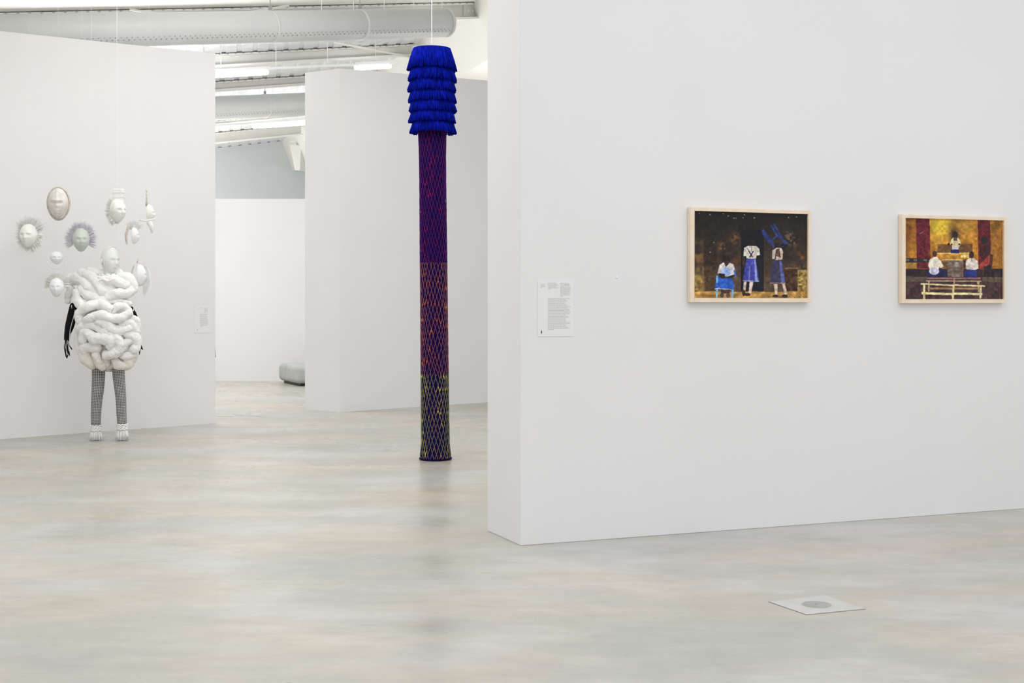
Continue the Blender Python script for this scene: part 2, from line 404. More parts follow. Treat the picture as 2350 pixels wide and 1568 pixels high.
tb = [161, 188, 211, 235, 258, 282, 306]; tt = [112, 152, 178, 202, 226, 250, 274]
rt = [.160, .168, .170, .172, .168, .166, .160]; rb = [.212, .208, .207, .206, .204, .203, .198]
for i in range(7):
    z0, z1 = zv(tb[i]), zv(tt[i]); mm = MB(); cx0 = (991+i*.4-U0)*px
    mm.lathe([(rb[i]-.02, z0+.02), (rt[i]-.008, z1-.005)], (cx0, YC), 40)
    for lay in range(2):
        n = 120; ph = random.random()
        for k in range(n):
            a = 2*math.pi*(k+ph+random.uniform(-.3, .3))/n; fl = 1+.035*math.sin(a*5+i*2.1)+random.uniform(-.02, .025)
            r0 = rt[i]-.003*lay; r1 = rb[i]*fl-.012*lay; zb = z0+random.uniform(-.006, .010)-.008*math.sin(a+.6)*(1 if i < 2 else .4); ca, sa = math.cos(a), math.sin(a)
            a2 = a+random.uniform(-.03, .03); c2, s2 = math.cos(a2), math.sin(a2); rm = r0+(r1-r0)*.55
            mm.tube([(cx0+r0*ca, YC+r0*sa, z1), (cx0+rm*ca, YC+rm*sa, (z1+zb)/2), (cx0+r1*c2, YC+r1*s2, zb)], [.004, .0048, .0046], 4)
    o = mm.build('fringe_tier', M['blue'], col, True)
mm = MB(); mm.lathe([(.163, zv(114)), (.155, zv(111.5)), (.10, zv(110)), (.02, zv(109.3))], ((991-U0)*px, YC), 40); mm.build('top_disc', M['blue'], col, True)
xw = (991-U0)*px; MB().tube([(xw, YC, zv(110)), (xw, YC, deckz(xw, YC)+.02)], .0035, 6).build('suspension_wire', M['thread'], col)

# ---------------------------------------------------------------- faces and masks
def face_mesh(w_, h_, d_, yaw, c, full=False, style=0, nose=1.0, pitch_=0):
    nu, nv = (56, 44); v = []; f = []
    T = math.pi if full else math.radians(100)
    g = lambda x, z, x0, z0, sx, sz: math.exp(-((x-x0)/sx)**2-((z-z0)/sz)**2)
    for j in range(nv+1):
        z = math.cos(math.pi*j/nv); rr = math.sqrt(max(0, 1-z*z))
        jaw = 1-.26*max(0, -z-.05)**1.0 if z < 0 else 1+0.0*z
        for i in range(nu+(0 if full else 1)):
            t = -T+2*T*i/nu; x = math.sin(t)*rr*jaw; y = -math.cos(t)*rr
            k = 0
            if math.cos(t) > 0:
                k += .15*nose*g(x, z, 0, -.13, .13, .20)+.08*nose*g(x, z, 0, -.24, .20, .09)      # nose
                k += .075*(g(x, z, .36, .19, .25, .08)+g(x, z, -.36, .19, .25, .08))   # brows
                k -= .17*(g(x, z, .34, .03, .19, .10)+g(x, z, -.34, .03, .19, .10))   # sockets
                k += .075*(g(x, z, .34, .02, .12, .05)+g(x, z, -.34, .02, .12, .05))     # lids
                k += .12*g(x, z, 0, -.475, .23, .05)+.12*g(x, z, 0, -.60, .19, .055)-.10*g(x, z, 0, -.535, .22, .025)
                k += .09*g(x, z, 0, -.85, .22, .12)                                   # chin
                k += .03*(g(x, z, .5, -.22, .2, .2)+g(x, z, -.5, -.22, .2, .2))
                if style == 1:                                                       # carved mask: heavy brow, ribbed mouth
                    k += .16*g(x, z, 0, .12, .42, .07)-.10*g(x, z, 0, -.02, .40, .07)+.05*math.sin(z*44)*g(x, z, 0, -.62, .45, .22)+.12*g(x, z, 0, .55, .16, .40)
            y -= k
            v.append(Vector((x*w_/2, y*d_, z*h_/2)))
    n = nu if full else nu+1
    for j in range(nv):
        for i in range(nu):
            i2 = (i+1) % n; f.append((j*n+i, (j+1)*n+i, (j+1)*n+i2, j*n+i2))
    R = Matrix.Rotation(yaw, 3, 'Z') @ Matrix.Rotation(pitch_, 3, 'X')
    return [R@p+Vector(c) for p in v], f, R
def hair(c, R, w_, h_, lo, hi, ln, n, r=.0022, droop=0, back=.2, spread=.3):
    mm = MB(); c = Vector(c)
    for k in range(n):
        a = math.radians(random.uniform(lo, hi)); d = Vector((math.cos(a), random.uniform(-.15, .6)*spread, math.sin(a)))
        p = Vector((math.cos(a)*w_/2*.93, back*w_*random.uniform(.2, 1.2), math.sin(a)*h_/2*.95)); L = ln*random.uniform(.55, 1.1)
        j = Vector([random.uniform(-1, 1)*L*.3 for _ in range(3)])
        pts = [p, p+d*L*.5+j*.6, p+d*L+j+Vector((0, 0, -droop*L))]
        mm.tube([c+R@q for q in pts], [r, r, r*.4], 3, caps=False)
    return mm
PX = 13.05/F
def mask(label, u, v, w_, h_, yaw, color, Y=13.05, style=0, nose=1., group=None, depth=.32, extra=None, full=False, name='face_mask', pitch_=0):
    k = Y/F; c = P(u, v, Y); W, Hh = w_*k/max(.55, abs(math.cos(yaw))*.75+.25) if abs(yaw) < 1 else h_*k*.55, h_*k
    t = thing(name, label, 'mask', c)
    yaw += .32                     # the masks are turned towards the middle of the hall
    vs, fs, R = face_mesh(W, Hh, W*.62, yaw, c, full, style, nose, pitch_)
    o = obj('face', vs, fs, M[color], t, True)
    if not full:
        sm = o.modifiers.new('shell', 'SOLIDIFY'); sm.thickness = .008; sm.offset = -1
    th_ = MB(); tz = deckz(c.x, c.y+.03)
    th_.tube([c+Vector((0, .02, Hh/2-.01)), (c.x, c.y+.03, tz+.02)], .0006, 4); th_.build('hanging_thread', M['thread'], t)
    return t, c, R, W, Hh
def mk(n, a, b_, r=.7, sc=20): M[n] = mat(n, a, r, b_, sc, bump=.1, bscale=90)
mk('m_warm', (.70, .66, .61), (.80, .78, .75)); mk('m_sage', (.55, .59, .54), (.60, .64, .59), sc=8); mk('m_cream', (.84, .825, .78), (.88, .87, .84))
mk('m_lilac', (.68, .64, .71), (.80, .77, .82)); mk('m_white', (.86, .86, .86), (.89, .89, .89)); mk('m_brown', (.56, .50, .44), (.68, .63, .57))
# 1 carved oval mask, upper left
t, c, R, W, Hh = mask('oval carved mask with a dark rim and ribbed mouth, highest of the masks at left', 133.5, 467, 44, 70, -.12, 'm_warm', style=1, nose=.6)
rim = MB(); pts = [c+R@Vector((math.cos(a)*W*.55*(1-.12*max(0, -math.sin(a))), W*.16, math.sin(a)*Hh*.53)) for a in np.linspace(0, 2*math.pi, 40)]
rim.tube(pts, .011, 8, caps=False); rim.build('rim', M['m_brown'], t, True)
cr = MB(); pts = [c+R@Vector((math.cos(a)*W*.43, -W*.10-.12*W*math.sin(a), math.sin(a)*Hh*.44)) for a in np.linspace(.35, math.pi-.35, 20)]
cr.tube(pts, .008, 6); cr.build('hairline', M['m_warm'], t, True)
# 2 fluffy cream mask, far left
t, c, R, W, Hh = mask('cream mask ringed with fluffy fur, the leftmost mask', 66, 541, 38, 54, -.35, 'm_cream', Y=12.95)
hair(c, R, W*1.0, Hh, -200, 160, .055, 700, .0022).build('fur', M['m_cream'], t); 
hair(c, R, W*1.1, Hh, 30, 150, .085, 300, .0022).build('fur', M['m_white'], t)
# 3 sage mask with lilac fur
t, c, R, W, Hh = mask('grey green face mask with a lilac fur halo, above the left shoulder of the figure', 186, 551, 39, 54, .05, 'm_sage', Y=13.0)
tag(hair(c, R, W*1.02, Hh, -25, 205, .066, 1100, .0022).build('fur', M['m_lilac'], t), 'lilac fur halo', kind='stuff')
# 4 mask with box headdress
t, c, R, W, Hh = mask('off white mask with a tall block headdress, directly above the mannequin head', 269, 484, 33, 54, .55, 'm_cream', style=0)
b_ = MB(); cc = c+Vector((.005, .03, Hh*.62)); b_.prism([(cc.x-.05, cc.y-.04), (cc.x+.05, cc.y-.04), (cc.x+.05, cc.y+.04), (cc.x-.05, cc.y+.04)], cc.z-.09, cc.z+.075); bevel(b_.build('headdress', M['m_cream'], t), .01)
for k in range(3): MB().box(cc+Vector((0, 0, -.05+.045*k)), (.054, 0, 0), (0, .044, 0), (0, 0, .007)).build('headdress_band', M['m_white'], t)
tag(hair(c, R, W*1.02, Hh, 120, 260, .04, 350).build('fur', M['m_cream'], t), kind='stuff')
tag(hair(c, R, W*.9, Hh*.9, -110, -70, .03, 120).build('beard', M['m_cream'], t), kind='stuff')
# 5 profile mask with spike
t, c, R, W, Hh = mask('mask in profile with a thin spike on top and a beard, rightmost', 340, 489, 30, 40, 1.35, 'm_cream', Y=13.2, nose=1.4)
sp = MB(); b0 = c+Vector((-.015, .0, Hh*.4)); sp.tube([b0, b0+Vector((0, 0, .07)), b0+Vector((0, 0, .17))], [.014, .006, .003], 8)
for k in range(3): sp.ball(b0+Vector((0, 0, .08+.035*k)), .009)
sp.build('spike', M['m_brown'], t, True)
MB().tube([c+Vector((.01, -.01, -Hh*.5)), c+Vector((.035, -.01, -Hh*.8)), c+Vector((.04, -.01, -Hh*1.15))], [.028, .022, .008], 10).build('beard', M['m_white'], t, True)
MB().tube([c+Vector((-.07, -.03, -Hh*.42)), c+Vector((0, -.08, -Hh*.47)), c+Vector((.075, -.03, -Hh*.36))], [.008]*3, 8, 4).build('chin_band', M['m_cream'], t, True)
# 6 profile with brown edge
t, c, R, W, Hh = mask('narrow mask in profile with a brown edge and white tuft, below the spiked mask', 306, 541, 22, 38, 1.3, 'm_white', Y=13.15)
MB().tube([c+Vector((-.045, -.06, -.085)), c+Vector((-.055, -.055, 0)), c+Vector((-.035, -.05, .08)), c+Vector((-.03, -.05, .12))], [.008, .014, .012, .004], 8, 4).build('edge_band', M['m_brown'], t, True)
tag(hair(c, Matrix.Identity(3), W*.9, Hh, 40, 130, .07, 220).build('tuft', M['m_white'], t), kind='stuff')
# 7 faint white mask
t, c, R, W, Hh = mask('plain pure white smooth mask almost lost against the wall, below the lilac haired one', 130, 592, 30, 30, 0, 'm_white', Y=13.0, nose=.5)
ar = MB(); ar.tube([c+Vector((math.cos(a)*.095, -.01, math.sin(a)*.10-.01)) for a in np.linspace(math.pi*1.08, math.pi*1.92, 16)], .005, 6); ar.build('chin_cord', M['m_white'], t, True)
# 8 wreath mask
t, c, R, W, Hh = mask('white mask with a frilly cream wreath on top, beside the left shoulder of the figure', 130, 660, 32, 44, -.15, 'm_white', Y=12.95)
tag(hair(c, R, W*1.1, Hh*1.05, 0, 180, .05, 600, .0028).build('wreath', M['m_cream'], t), kind='stuff')
# 9 long profile
t, c, R, W, Hh = mask('long narrow mask in profile with pale falling hair, right of the mannequin head', 319, 632, 22, 50, 1.35, 'm_white', Y=13.2)
MB().tube([c+Vector((-.03, -.06, .10)), c+Vector((-.055, -.06, .02)), c+Vector((-.05, -.06, -.07)), c+Vector((-.03, -.06, -.15))], [.006, .010, .010, .004], 8, 4).build('edge_band', M['m_brown'], t, True)
MB().tube([c+Vector((-.01, -.03, .12)), c+Vector((.004, -.03, .19))], [.006, .003], 6).build('spike', M['m_warm'], t, True)
tag(hair(c+Vector((.02, 0, 0)), Matrix.Identity(3), W*.7, Hh, -75, 60, .05, 300, .002, droop=1.6).build('hair', M['m_white'], t), kind='stuff')

# ---------------------------------------------------------------- mannequin figure with braided costume
YF = 13.2; K = YF/F
fig = thing('costumed_mannequin', 'white mannequin in a bulky braided white cloth costume with black gloves and chequered leggings', 'sculpture', G(248, 1010))
def Z8(x, y, front=0., extra=0.):   # crop coordinates -> point on the rounded torso
    u = 140+x/6.27; v_ = 610+y/6.27; s_ = min(.98, abs(u-243)/88); d_ = .27*math.sqrt(1-s_*s_)*(1 if v_ > 700 else .75)
    vz = abs(v_-745)/125; d_ *= math.sqrt(max(.15, 1-min(.95, vz)**2))
    return P(u, v_, YF-d_*front-extra)
zr = K/6.27
body = MB(); cb = P(243, 748, YF)
body.lathe([(.03, cb.z-.43), (.15, cb.z-.42), (.24, cb.z-.33), (.285, cb.z-.15), (.29, cb.z), (.27, cb.z+.13), (.24, cb.z+.25), (.22, cb.z+.38), (.15, cb.z+.47), (.07, cb.z+.52)], (cb.x, YF), 32)
bo = body.build('costume_lining', M['white'], fig, True)
for vv in bo.data.vertices: vv.co.y = vv.co.y*.80; vv.co.x *= .93
coils = [
 ([(150, 200), (240, 190), (330, 240), (400, 320)], 72, 0), ([(310, 110), (420, 150), (510, 250), (600, 370)], 66, .02), ([(320, 340), (400, 430), (520, 480), (650, 500)], 66, 0),
 ([(560, 290), (650, 210), (790, 225), (930, 290)], 68, .02), ([(840, 160), (960, 180), (1040, 270), (1050, 340)], 60, 0), ([(690, 440), (800, 400), (930, 390), (1010, 345)], 66, .01),
 ([(230, 400), (240, 490), (300, 580)], 62, .02), ([(140, 330), (110, 420), (100, 500)], 42, 0), ([(620, 515), (760, 520), (880, 515), (980, 545)], 36, .0),
 ([(265, 790), (270, 680), (400, 580), (560, 560), (680, 610), (740, 640)], 58, .04), ([(730, 640), (820, 590), (920, 590), (980, 660)], 52, .03),
 ([(370, 800), (480, 730), (600, 710), (740, 760), (860, 740), (970, 690)], 58, .06), ([(265, 910), (380, 850), (500, 865), (590, 940)], 56, .03), ([(540, 820), (620, 830), (640, 900), (590, 965)], 46, .06),
 ([(690, 860), (760, 925), (860, 930), (960, 900)], 64, .04), ([(880, 810), (980, 840), (1040, 920), (1085, 960)], 60, .02), ([(1010, 750), (1080, 790), (1105, 870), (1095, 930)], 42, .02),
 ([(310, 1060), (350, 970), (450, 1000), (520, 1090)], 66, .03), ([(480, 1050), (580, 1040), (700, 1080), (715, 1150)], 72, .05), ([(640, 930), (720, 1000), (740, 1060)], 48, .05),
 ([(320, 1180), (430, 1170), (530, 1190)], 62, .02), ([(800, 1040), (850, 1120), (830, 1200), (760, 1260), (650, 1290)], 60, .06), ([(950, 980), (1050, 1030), (1090, 1120), (1050, 1200)], 66, .03),
 ([(880, 1190), (910, 1130), (970, 1080)], 52, .03), ([(870, 1290), (980, 1290), (1075, 1260)], 50, .02), ([(255, 900), (240, 1080), (290, 1240)], 48, -.03),
 ([(340, 1240), (360, 1330), (450, 1400)], 72, 0), ([(500, 1290), (540, 1390), (600, 1440)], 58, .03), ([(650, 1310), (660, 1380), (640, 1430)], 56, .0), ([(770, 1350), (830, 1410), (880, 1430)], 66, .02),
 ([(950, 1330), (985, 1400), (940, 1430)], 58, 0), ([(1060, 1260), (1020, 1350)], 52, 0), ([(410, 70), (560, 110), (700, 120), (860, 100)], 46, -.02), ([(330, 500), (360, 540), (440, 560)], 40, 0)]
from mathutils import noise as mnoise
for i, (pts, r, ex) in enumerate(coils):
    n = len(pts); rad = [(r*1.2*(.82+.24*math.sin(math.pi*(k+.5)/n)+random.uniform(-.07, .09)))*zr for k in range(n)]
    P3 = [Z8(x, y, 1.0, ex-.02) for x, y in pts]; L3 = sum((b-a).length for a, b in zip(P3, P3[1:]))
    mm = MB(); mm.tube(P3, rad, 28, 9, caps='round')
    # puffy lobes, lengthwise gathers and creases
    cen = sum(P3, Vector())/len(P3)
    for k, p in enumerate(mm.v):
        cpt = min(P3, key=lambda q: (q-p).length); out = (p-cpt)
        if out.length > 1e-5: out.normalize()
        q = p+Vector((i*3.1, i*1.7, 0)); s_ = .016*mnoise.noise(q*9)+.007*mnoise.noise(q*26)-.006*max(0, 1-abs(mnoise.noise(q*13))*7)
        mm.v[k] = p+out*s_
    beige = i >= 26 and i < 32
    o = mm.build('fabric_coil', M['ivory'] if beige else M['white'], fig, True)
# collar ruffle
mm = MB(); hc = P(253, 630, YF-.05)
for j in range(3):
    pts = []
    for a in np.linspace(0, 2*math.pi, 60): pts.append(hc+Vector((math.cos(a)*(.10+.035*j), math.sin(a)*(.09+.02*j), -.015-.022*j+.010*math.sin(a*11+j))))
    mm.tube(pts, .014, 8, caps=False)
tag(mm.build('collar_ruffle', M['white'], fig, True))
MB().tube([P(252, 640, YF-.03), P(252, 615, YF-.03), P(252, 600, YF-.02)], [.075, .058, .055], 16).build('neck', M['plaster'], fig, True)
# head
hw, hh = .175, .272; hp = P(253, 597, YF-.06); vs, fs, R = face_mesh(hw, hh, hw*.60, .88, hp, True, 0, .95, .10)
head = obj('head', vs, fs, M['plaster'], fig, True)
band = MB(); band.tube([hp+R@Vector((math.cos(a)*hw*.50*1.02, -.02-.01, math.sin(a)*hh*.5)) for a in np.linspace(-.5, math.pi+.5, 30)], .006, 6); band.build('cap_band', M['plaster'], head, True)
for sx in (-1, 1):
    e = MB(); ec = hp+R@Vector((sx*hw*.49, .01, -.02)); e.ball(ec, .028, 10, 8, .4, 1.1); e.build('ear', M['plaster'], head, True)
# arms, gloves, bead lines
def A8(x, y, ex=0.): return P(140+x/6.27, 610+y/6.27, YF-ex)
def arm(paths, rs, name='sleeve'):
    mm = MB(); 
    for p, r in zip(paths, rs): mm.tube([A8(x, y, e) for x, y, e in p], [q*zr for q in r], 14, 5, caps='round')
    return mm.build(name, M['black'], fig, True)
arm([[(172, 575, .02), (150, 700, .05), (112, 880, .07), (82, 1060, .08)]], [[44, 54, 54, 38]])
arm([[(220, 625, .03), (200, 740, .06), (165, 880, .08), (135, 970, .09)]], [[20, 26, 22, 10]], 'sleeve_edge')
lh = arm([[(82, 1050, .08), (78, 1110, .09)]], [[32, 30]], 'glove')
for p, r in (([(60, 1090, .08), (52, 1190, .09), (72, 1290, .10), (88, 1330, .10)], 12), ([(78, 1110, .09), (85, 1200, .10), (100, 1260, .11), (92, 1310, .11)], 11),
             ([(92, 1100, .08), (100, 1190, .09), (118, 1260, .10), (122, 1295, .10)], 10), ([(100, 1100, .07), (118, 1150, .08), (140, 1180, .09), (158, 1205, .09)], 10), ([(70, 1110, .06), (64, 1180, .06), (66, 1250, .07)], 10)):
    m_ = MB(); m_.tube([A8(*q) for q in p], [r*zr, r*zr, r*.9*zr, r*.6*zr][:len(p)], 8, 4, caps='round'); m_.build('finger', M['black'], fig, True)
bd = MB()
def beads(p, r=.0033, st=.0085):
    q = MB(); q.tube([A8(*k) for k in p], .001, 3, 6, caps=False); ps = q.v[::4]; acc = 0
    for a_, b_ in zip(ps, ps[1:]):
        L = (b_-a_).length
        while acc < L: bd.ball(a_+(b_-a_)*(acc/L), r, 5, 3); acc += st
        acc -= L
beads([(155, 575, .12), (152, 620, .12)]); beads([(200, 640, .13), (180, 740, .14), (140, 880, .15), (125, 980, .15), (118, 1120, .13)], .0045, .010)
beads([(132, 980, .13), (130, 1080, .12), (128, 1140, .11)]); beads([(50, 1070, .12), (42, 1190, .11), (58, 1290, .12)]); beads([(90, 1075, .13), (72, 1190, .12), (98, 1290, .13)])
beads([(85, 1090, .13), (105, 1160, .12), (112, 1230, .13)]); beads([(100, 1090, .13), (122, 1165, .12), (135, 1190, .12)]); beads([(50, 1080, .10), (60, 1140, .12), (66, 1200, .12)])
beads([(150, 570, .13), (148, 600, .13)]); beads([(1045, 610, .12), (1040, 650, .12)], .006); beads([(1150, 1220, .04), (1145, 1260, .04), (1120, 1290, .04)])
tag(bd.build('bead_line', M['bead'], fig, True), kind='stuff')
arm([[(1015, 610, .06), (1060, 690, .05), (1095, 770, .03)]], [[24, 24, 20]])
rh = arm([[(1125, 1120, 0), (1140, 1150, 0), (1160, 1185, 0)]], [[10, 18, 14]], 'glove')
for p in ([(1150, 1170, 0), (1168, 1195, 0), (1176, 1205, 0)], [(1140, 1170, .02), (1135, 1230, .02), (1125, 1280, .02)], [(1130, 1170, -.02), (1128, 1240, -.02), (1118, 1272, -.02)], [(1145, 1160, .01), (1150, 1200, .01)], [(1128, 1160, -.03), (1124, 1220, -.03)]):
    m_ = MB(); m_.tube([A8(*q) for q in p], 7*zr, 8, 3, caps='round'); m_.build('finger', M['black'], fig, True)
# leggings
def leg_mat():
    m = mat('chequered_leggings', (.01, .01, .01), .8); nt = m.node_tree; b = nt.nodes['Principled BSDF']; N = nt.nodes
    tc = nt.nodes['Texture Coordinate']; sp = N.new('ShaderNodeSeparateXYZ'); nt.links.new(tc.outputs['UV'], sp.inputs[0])
    def ln(sock, mul):
        a = N.new('ShaderNodeMath'); a.operation = 'MULTIPLY'; a.inputs[1].default_value = mul; nt.links.new(sock, a.inputs[0])
        f_ = N.new('ShaderNodeMath'); f_.operation = 'FRACT'; nt.links.new(a.outputs[0], f_.inputs[0])
        c_ = N.new('ShaderNodeMath'); c_.operation = 'LESS_THAN'; c_.inputs[1].default_value = .44; nt.links.new(f_.outputs[0], c_.inputs[0]); return c_.outputs[0]
    x = N.new('ShaderNodeMath'); x.operation = 'MAXIMUM'; nt.links.new(ln(sp.outputs[0], 21), x.inputs[0]); nt.links.new(ln(sp.outputs[1], 64), x.inputs[1])
    mx = N.new('ShaderNodeMix'); mx.data_type = 'RGBA'; nt.links.new(x.outputs[0], mx.inputs[0]); mx.inputs[6].default_value = (.006, .006, .008, 1); mx.inputs[7].default_value = (.42, .40, .39, 1)
    nt.links.new(mx.outputs[2], b.inputs['Base Color']); return m
M['leg'] = leg_mat()
def A3(x, y, ex=0.): return P(100+x/6.533, 800+y/6.533, YF-ex)
z3 = K/6.533
for pts, rs in (([(828, 200), (825, 290), (822, 450), (812, 620), (796, 800), (785, 1000), (786, 1150)], [100, 98, 94, 90, 80, 74, 70]),
                ([(1110, 200), (1120, 290), (1130, 450), (1148, 620), (1162, 800), (1170, 1000), (1178, 1130)], [95, 92, 88, 82, 76, 73, 70])):
    mm = MB(); ex = .05
    mm.tube([A3(x, y, ex) for x, y in pts], [r*z3 for r in rs], 24, 4); mm.build('legging', M['leg'], fig, True, uv=True)
    x0, y0 = pts[-1]
    mm = MB()
    for j in range(4):
        c0 = A3(x0, y0+10+22*j, ex); mm.tube([c0+Vector((math.cos(a)*.050, math.sin(a)*.05, .004*math.sin(a*9+j*2))) for a in np.linspace(0, 2*math.pi, 40)], .0085, 6, caps=False)
    mm.build('sock_ruffle', M['white'], fig, True)
    mm = MB(); c0 = A3(x0, y0+85, ex); zt_ = c0.z; 
    mm.lathe([(.046, .012), (.040, zt_)], (c0.x, c0.y), 20)
    for k in range(46):
        a = 2*math.pi*k/46+random.uniform(-.05, .05); r1 = .060+random.uniform(-.007, .008)
        mm.tube([(c0.x+.047*math.cos(a), c0.y+.047*math.sin(a), zt_), (c0.x+.057*math.cos(a), c0.y+.057*math.sin(a), zt_*.5), (c0.x+r1*math.cos(a), c0.y+r1*math.sin(a), .003+random.uniform(0, .008))], [.0035, .0035, .0025], 4)
    tag(mm.build('sock_fringe', M['white'], fig, True))
MB().tube([A3(980, 240, .02), A3(980, 350, .02)], [.05, .028], 12).build('costume_base', M['ivory'], fig, True)
mm = MB(); hp2 = P(210, 640, YF+.02); mm.tube([hp2, (hp2.x, hp2.y, deckz(hp2.x, hp2.y)+.02)], .001, 4)
hp2 = P(268, 620, YF+.02); mm.tube([hp2, (hp2.x, hp2.y, deckz(hp2.x, hp2.y)+.02)], .0018, 4); tag(mm.build('hanging_thread', M['thread'], fig), kind='stuff')

# ---------------------------------------------------------------- framed photographs on the right wall
def hitW(u, v, off):    # ray against the plane parallel to the wall at distance off
    d = Vector(((u-U0)/F, 1, (VH-v)/F)); o_ = Vector((0, 0, H)); p0 = A+nW*off
    t = (p0-o_).dot(nW)/d.dot(nW); return o_+d*t
def smooth_noise(h, w_, cell, seed):
    r = np.random.RandomState(seed); gh, gw = h//cell+3, w_//cell+3; g = r.rand(gh, gw)
    y = np.arange(h)/cell; x = np.arange(w_)/cell; yi = y.astype(int); xi = x.astype(int); fy = (y-yi)[:, None]; fx = (x-xi)[None]
    fy = fy*fy*(3-2*fy); fx = fx*fx*(3-2*fx)
    return (g[yi][:, xi]*(1-fy)*(1-fx)+g[yi+1][:, xi]*fy*(1-fx)+g[yi][:, xi+1]*(1-fy)*fx+g[yi+1][:, xi+1]*fy*fx)
class Canvas:
    def __init__(s, x0, y0, x1, y1, tl, tr, w_):
        s.w = w_; s.h = int(w_*(y1-y0)/(x1-x0)); s.b = (x0, y0, x1, y1); s.tl, s.tr = tl, tr
        s.im = np.zeros((s.h, s.w, 3)); X, Y = np.meshgrid((np.arange(s.w)+.5)/s.w, (np.arange(s.h)+.5)/s.h)
        s.X = x0+X*(x1-x0); top = tl+(tr-tl)*X; s.Y = top+Y*(y1-top)
    def n(s, cell, seed): return smooth_noise(s.h, s.w, cell, seed)
    def inside(s, pts):
        m = np.zeros(s.X.shape, bool); n = len(pts)
        for i in range(n):
            x0, y0 = pts[i]; x1, y1 = pts[(i+1) % n]
            if y0 == y1: continue
            c = ((y0 > s.Y) != (y1 > s.Y)) & (s.X < (x1-x0)*(s.Y-y0)/(y1-y0)+x0); m ^= c
        return m
    def poly(s, pts, c, var=14, seed=1, alpha=1.):
        m = s.inside(pts); t = (s.n(5, seed+len(pts))-.5)[..., None]*2*var; s.im = np.where(m[..., None], (np.array(c)+t)*alpha+s.im*(1-alpha), s.im)
    def ell(s, cx, cy, rx, ry, c, var=10, alpha=1.):
        m = ((s.X-cx)/rx)**2+((s.Y-cy)/ry)**2 < 1; t = (s.n(5, 3)-.5)[..., None]*2*var; s.im = np.where(m[..., None], (np.array(c)+t)*alpha+s.im*(1-alpha), s.im)
    def line(s, p, q, wd, c, var=10, alpha=1.):
        p, q = np.array(p, float), np.array(q, float); d = q-p; L = np.hypot(*d); n_ = np.array([-d[1], d[0]])/L*wd/2
        s.poly([tuple(p+n_), tuple(q+n_), tuple(q-n_), tuple(p-n_)], c, var, alpha=alpha)
    def soft(s, cx, cy, rx, ry, c, a=1., nz=None):
        g = np.exp(-((s.X-cx)/rx)**2-((s.Y-cy)/ry)**2)*a
        if nz is not None: g = g*np.clip((nz-.35)*2.4, 0, 1)
        s.im = s.im*(1-g[..., None])+np.array(c)*g[..., None]
def soften(cv, seed):
    im = cv.im; p = np.pad(im, ((1, 1), (1, 1), (0, 0)), 'edge'); h, w_ = cv.h, cv.w
    b = (4*im+p[:-2, 1:-1]+p[2:, 1:-1]+p[1:-1, :-2]+p[1:-1, 2:]+.5*(p[:-2, :-2]+p[2:, 2:]+p[:-2, 2:]+p[2:, :-2]))/10
    cv.im = b*(.78+.30*cv.n(7, seed)+.16*cv.n(2, seed+1))[..., None]
def print_mesh(cv, origin, ax, ay, parent, name):
    h, w_ = cv.h, cv.w; o0 = parent_origin(parent)
    ii, jj = np.meshgrid(np.arange(w_+1)/w_, np.arange(h+1)/h)
    V = np.array(origin-o0)[None]+ii.reshape(-1, 1)*np.array(ax)[None]+jj.reshape(-1, 1)*np.array(ay)[None]
    idx = (np.arange(h)[:, None]*(w_+1)+np.arange(w_)[None]).reshape(-1)
    Fc = np.stack([idx, idx+w_+1, idx+w_+2, idx+1], 1)
    me = bpy.data.meshes.new(name); me.from_pydata(V.tolist(), [], Fc.tolist())
    im = np.clip(cv.im, 0, 255)/255; im = np.where(im <= .04045, im/12.92, ((im+.055)/1.055)**2.4).reshape(-1, 3)
    ca = me.color_attributes.new('print', 'FLOAT_COLOR', 'CORNER'); a = np.ones((len(im)*4, 4), np.float32); a[:, :3] = np.repeat(im, 4, 0); ca.data.foreach_set('color', a.ravel())
    m = mat(name+'_ink', (1, 1, 1), .35, spec=.25); nt = m.node_tree; at = nt.nodes.new('ShaderNodeVertexColor'); at.layer_name = 'print'
    nt.links.new(at.outputs['Color'], nt.nodes['Principled BSDF'].inputs['Base Color']); me.materials.append(m)
    o = bpy.data.objects.new(name, me); COL.objects.link(o); o.parent = parent; return o
# picture 1: three pupils in front of a dark wall
c1 = Canvas(158, 145, 1776, 1412, 145, 195, 300)
n1, n2, n3, n4 = c1.n(30, 1), c1.n(12, 2), c1.n(5, 3), c1.n(60, 4)
hgt = np.clip((c1.Y-150)/1150, 0, 1); br = (18+62*hgt**1.3)*(.55+.9*(.45*n1+.35*n2+.2*n3))
c1.im = br[..., None]*np.array([1.12, .86, .62])+np.array([4, 5, 8])
c1.soft(210, 950, 110, 380, (150, 110, 55), .75, n2); c1.soft(740, 540, 70, 90, (150, 90, 50), .7, n3); c1.soft(550, 660, 60, 60, (160, 110, 60), .8, n3)
c1.soft(400, 900, 140, 90, (110, 55, 30), .8, n2); c1.soft(730, 850, 120, 120, (95, 50, 28), .8, n2); c1.soft(1550, 570, 75, 70, (200, 150, 90), .95, n3); c1.soft(1500, 480, 60, 50, (130, 110, 120), .6, n3)
c1.soft(1680, 900, 80, 150, (140, 80, 35), .8, n2); c1.poly([(1450, 970), (1640, 965), (1640, 990), (1450, 990)], (130, 100, 70)); c1.poly([(1440, 990), (1635, 990), (1635, 1320), (1440, 1320)], (70, 45, 28), 25)
c1.poly([(1640, 1000), (1776, 1000), (1776, 1330), (1640, 1330)], (130, 105, 55), 50); c1.soft(1710, 1170, 80, 170, (225, 200, 110), .9, n3)
c1.poly([(300, 420), (480, 420), (480, 1000), (300, 1000)], (38, 30, 24), 14, alpha=.7); c1.poly([(290, 950), (480, 940), (480, 1320), (290, 1320)], (75, 55, 36), 22, alpha=.8)
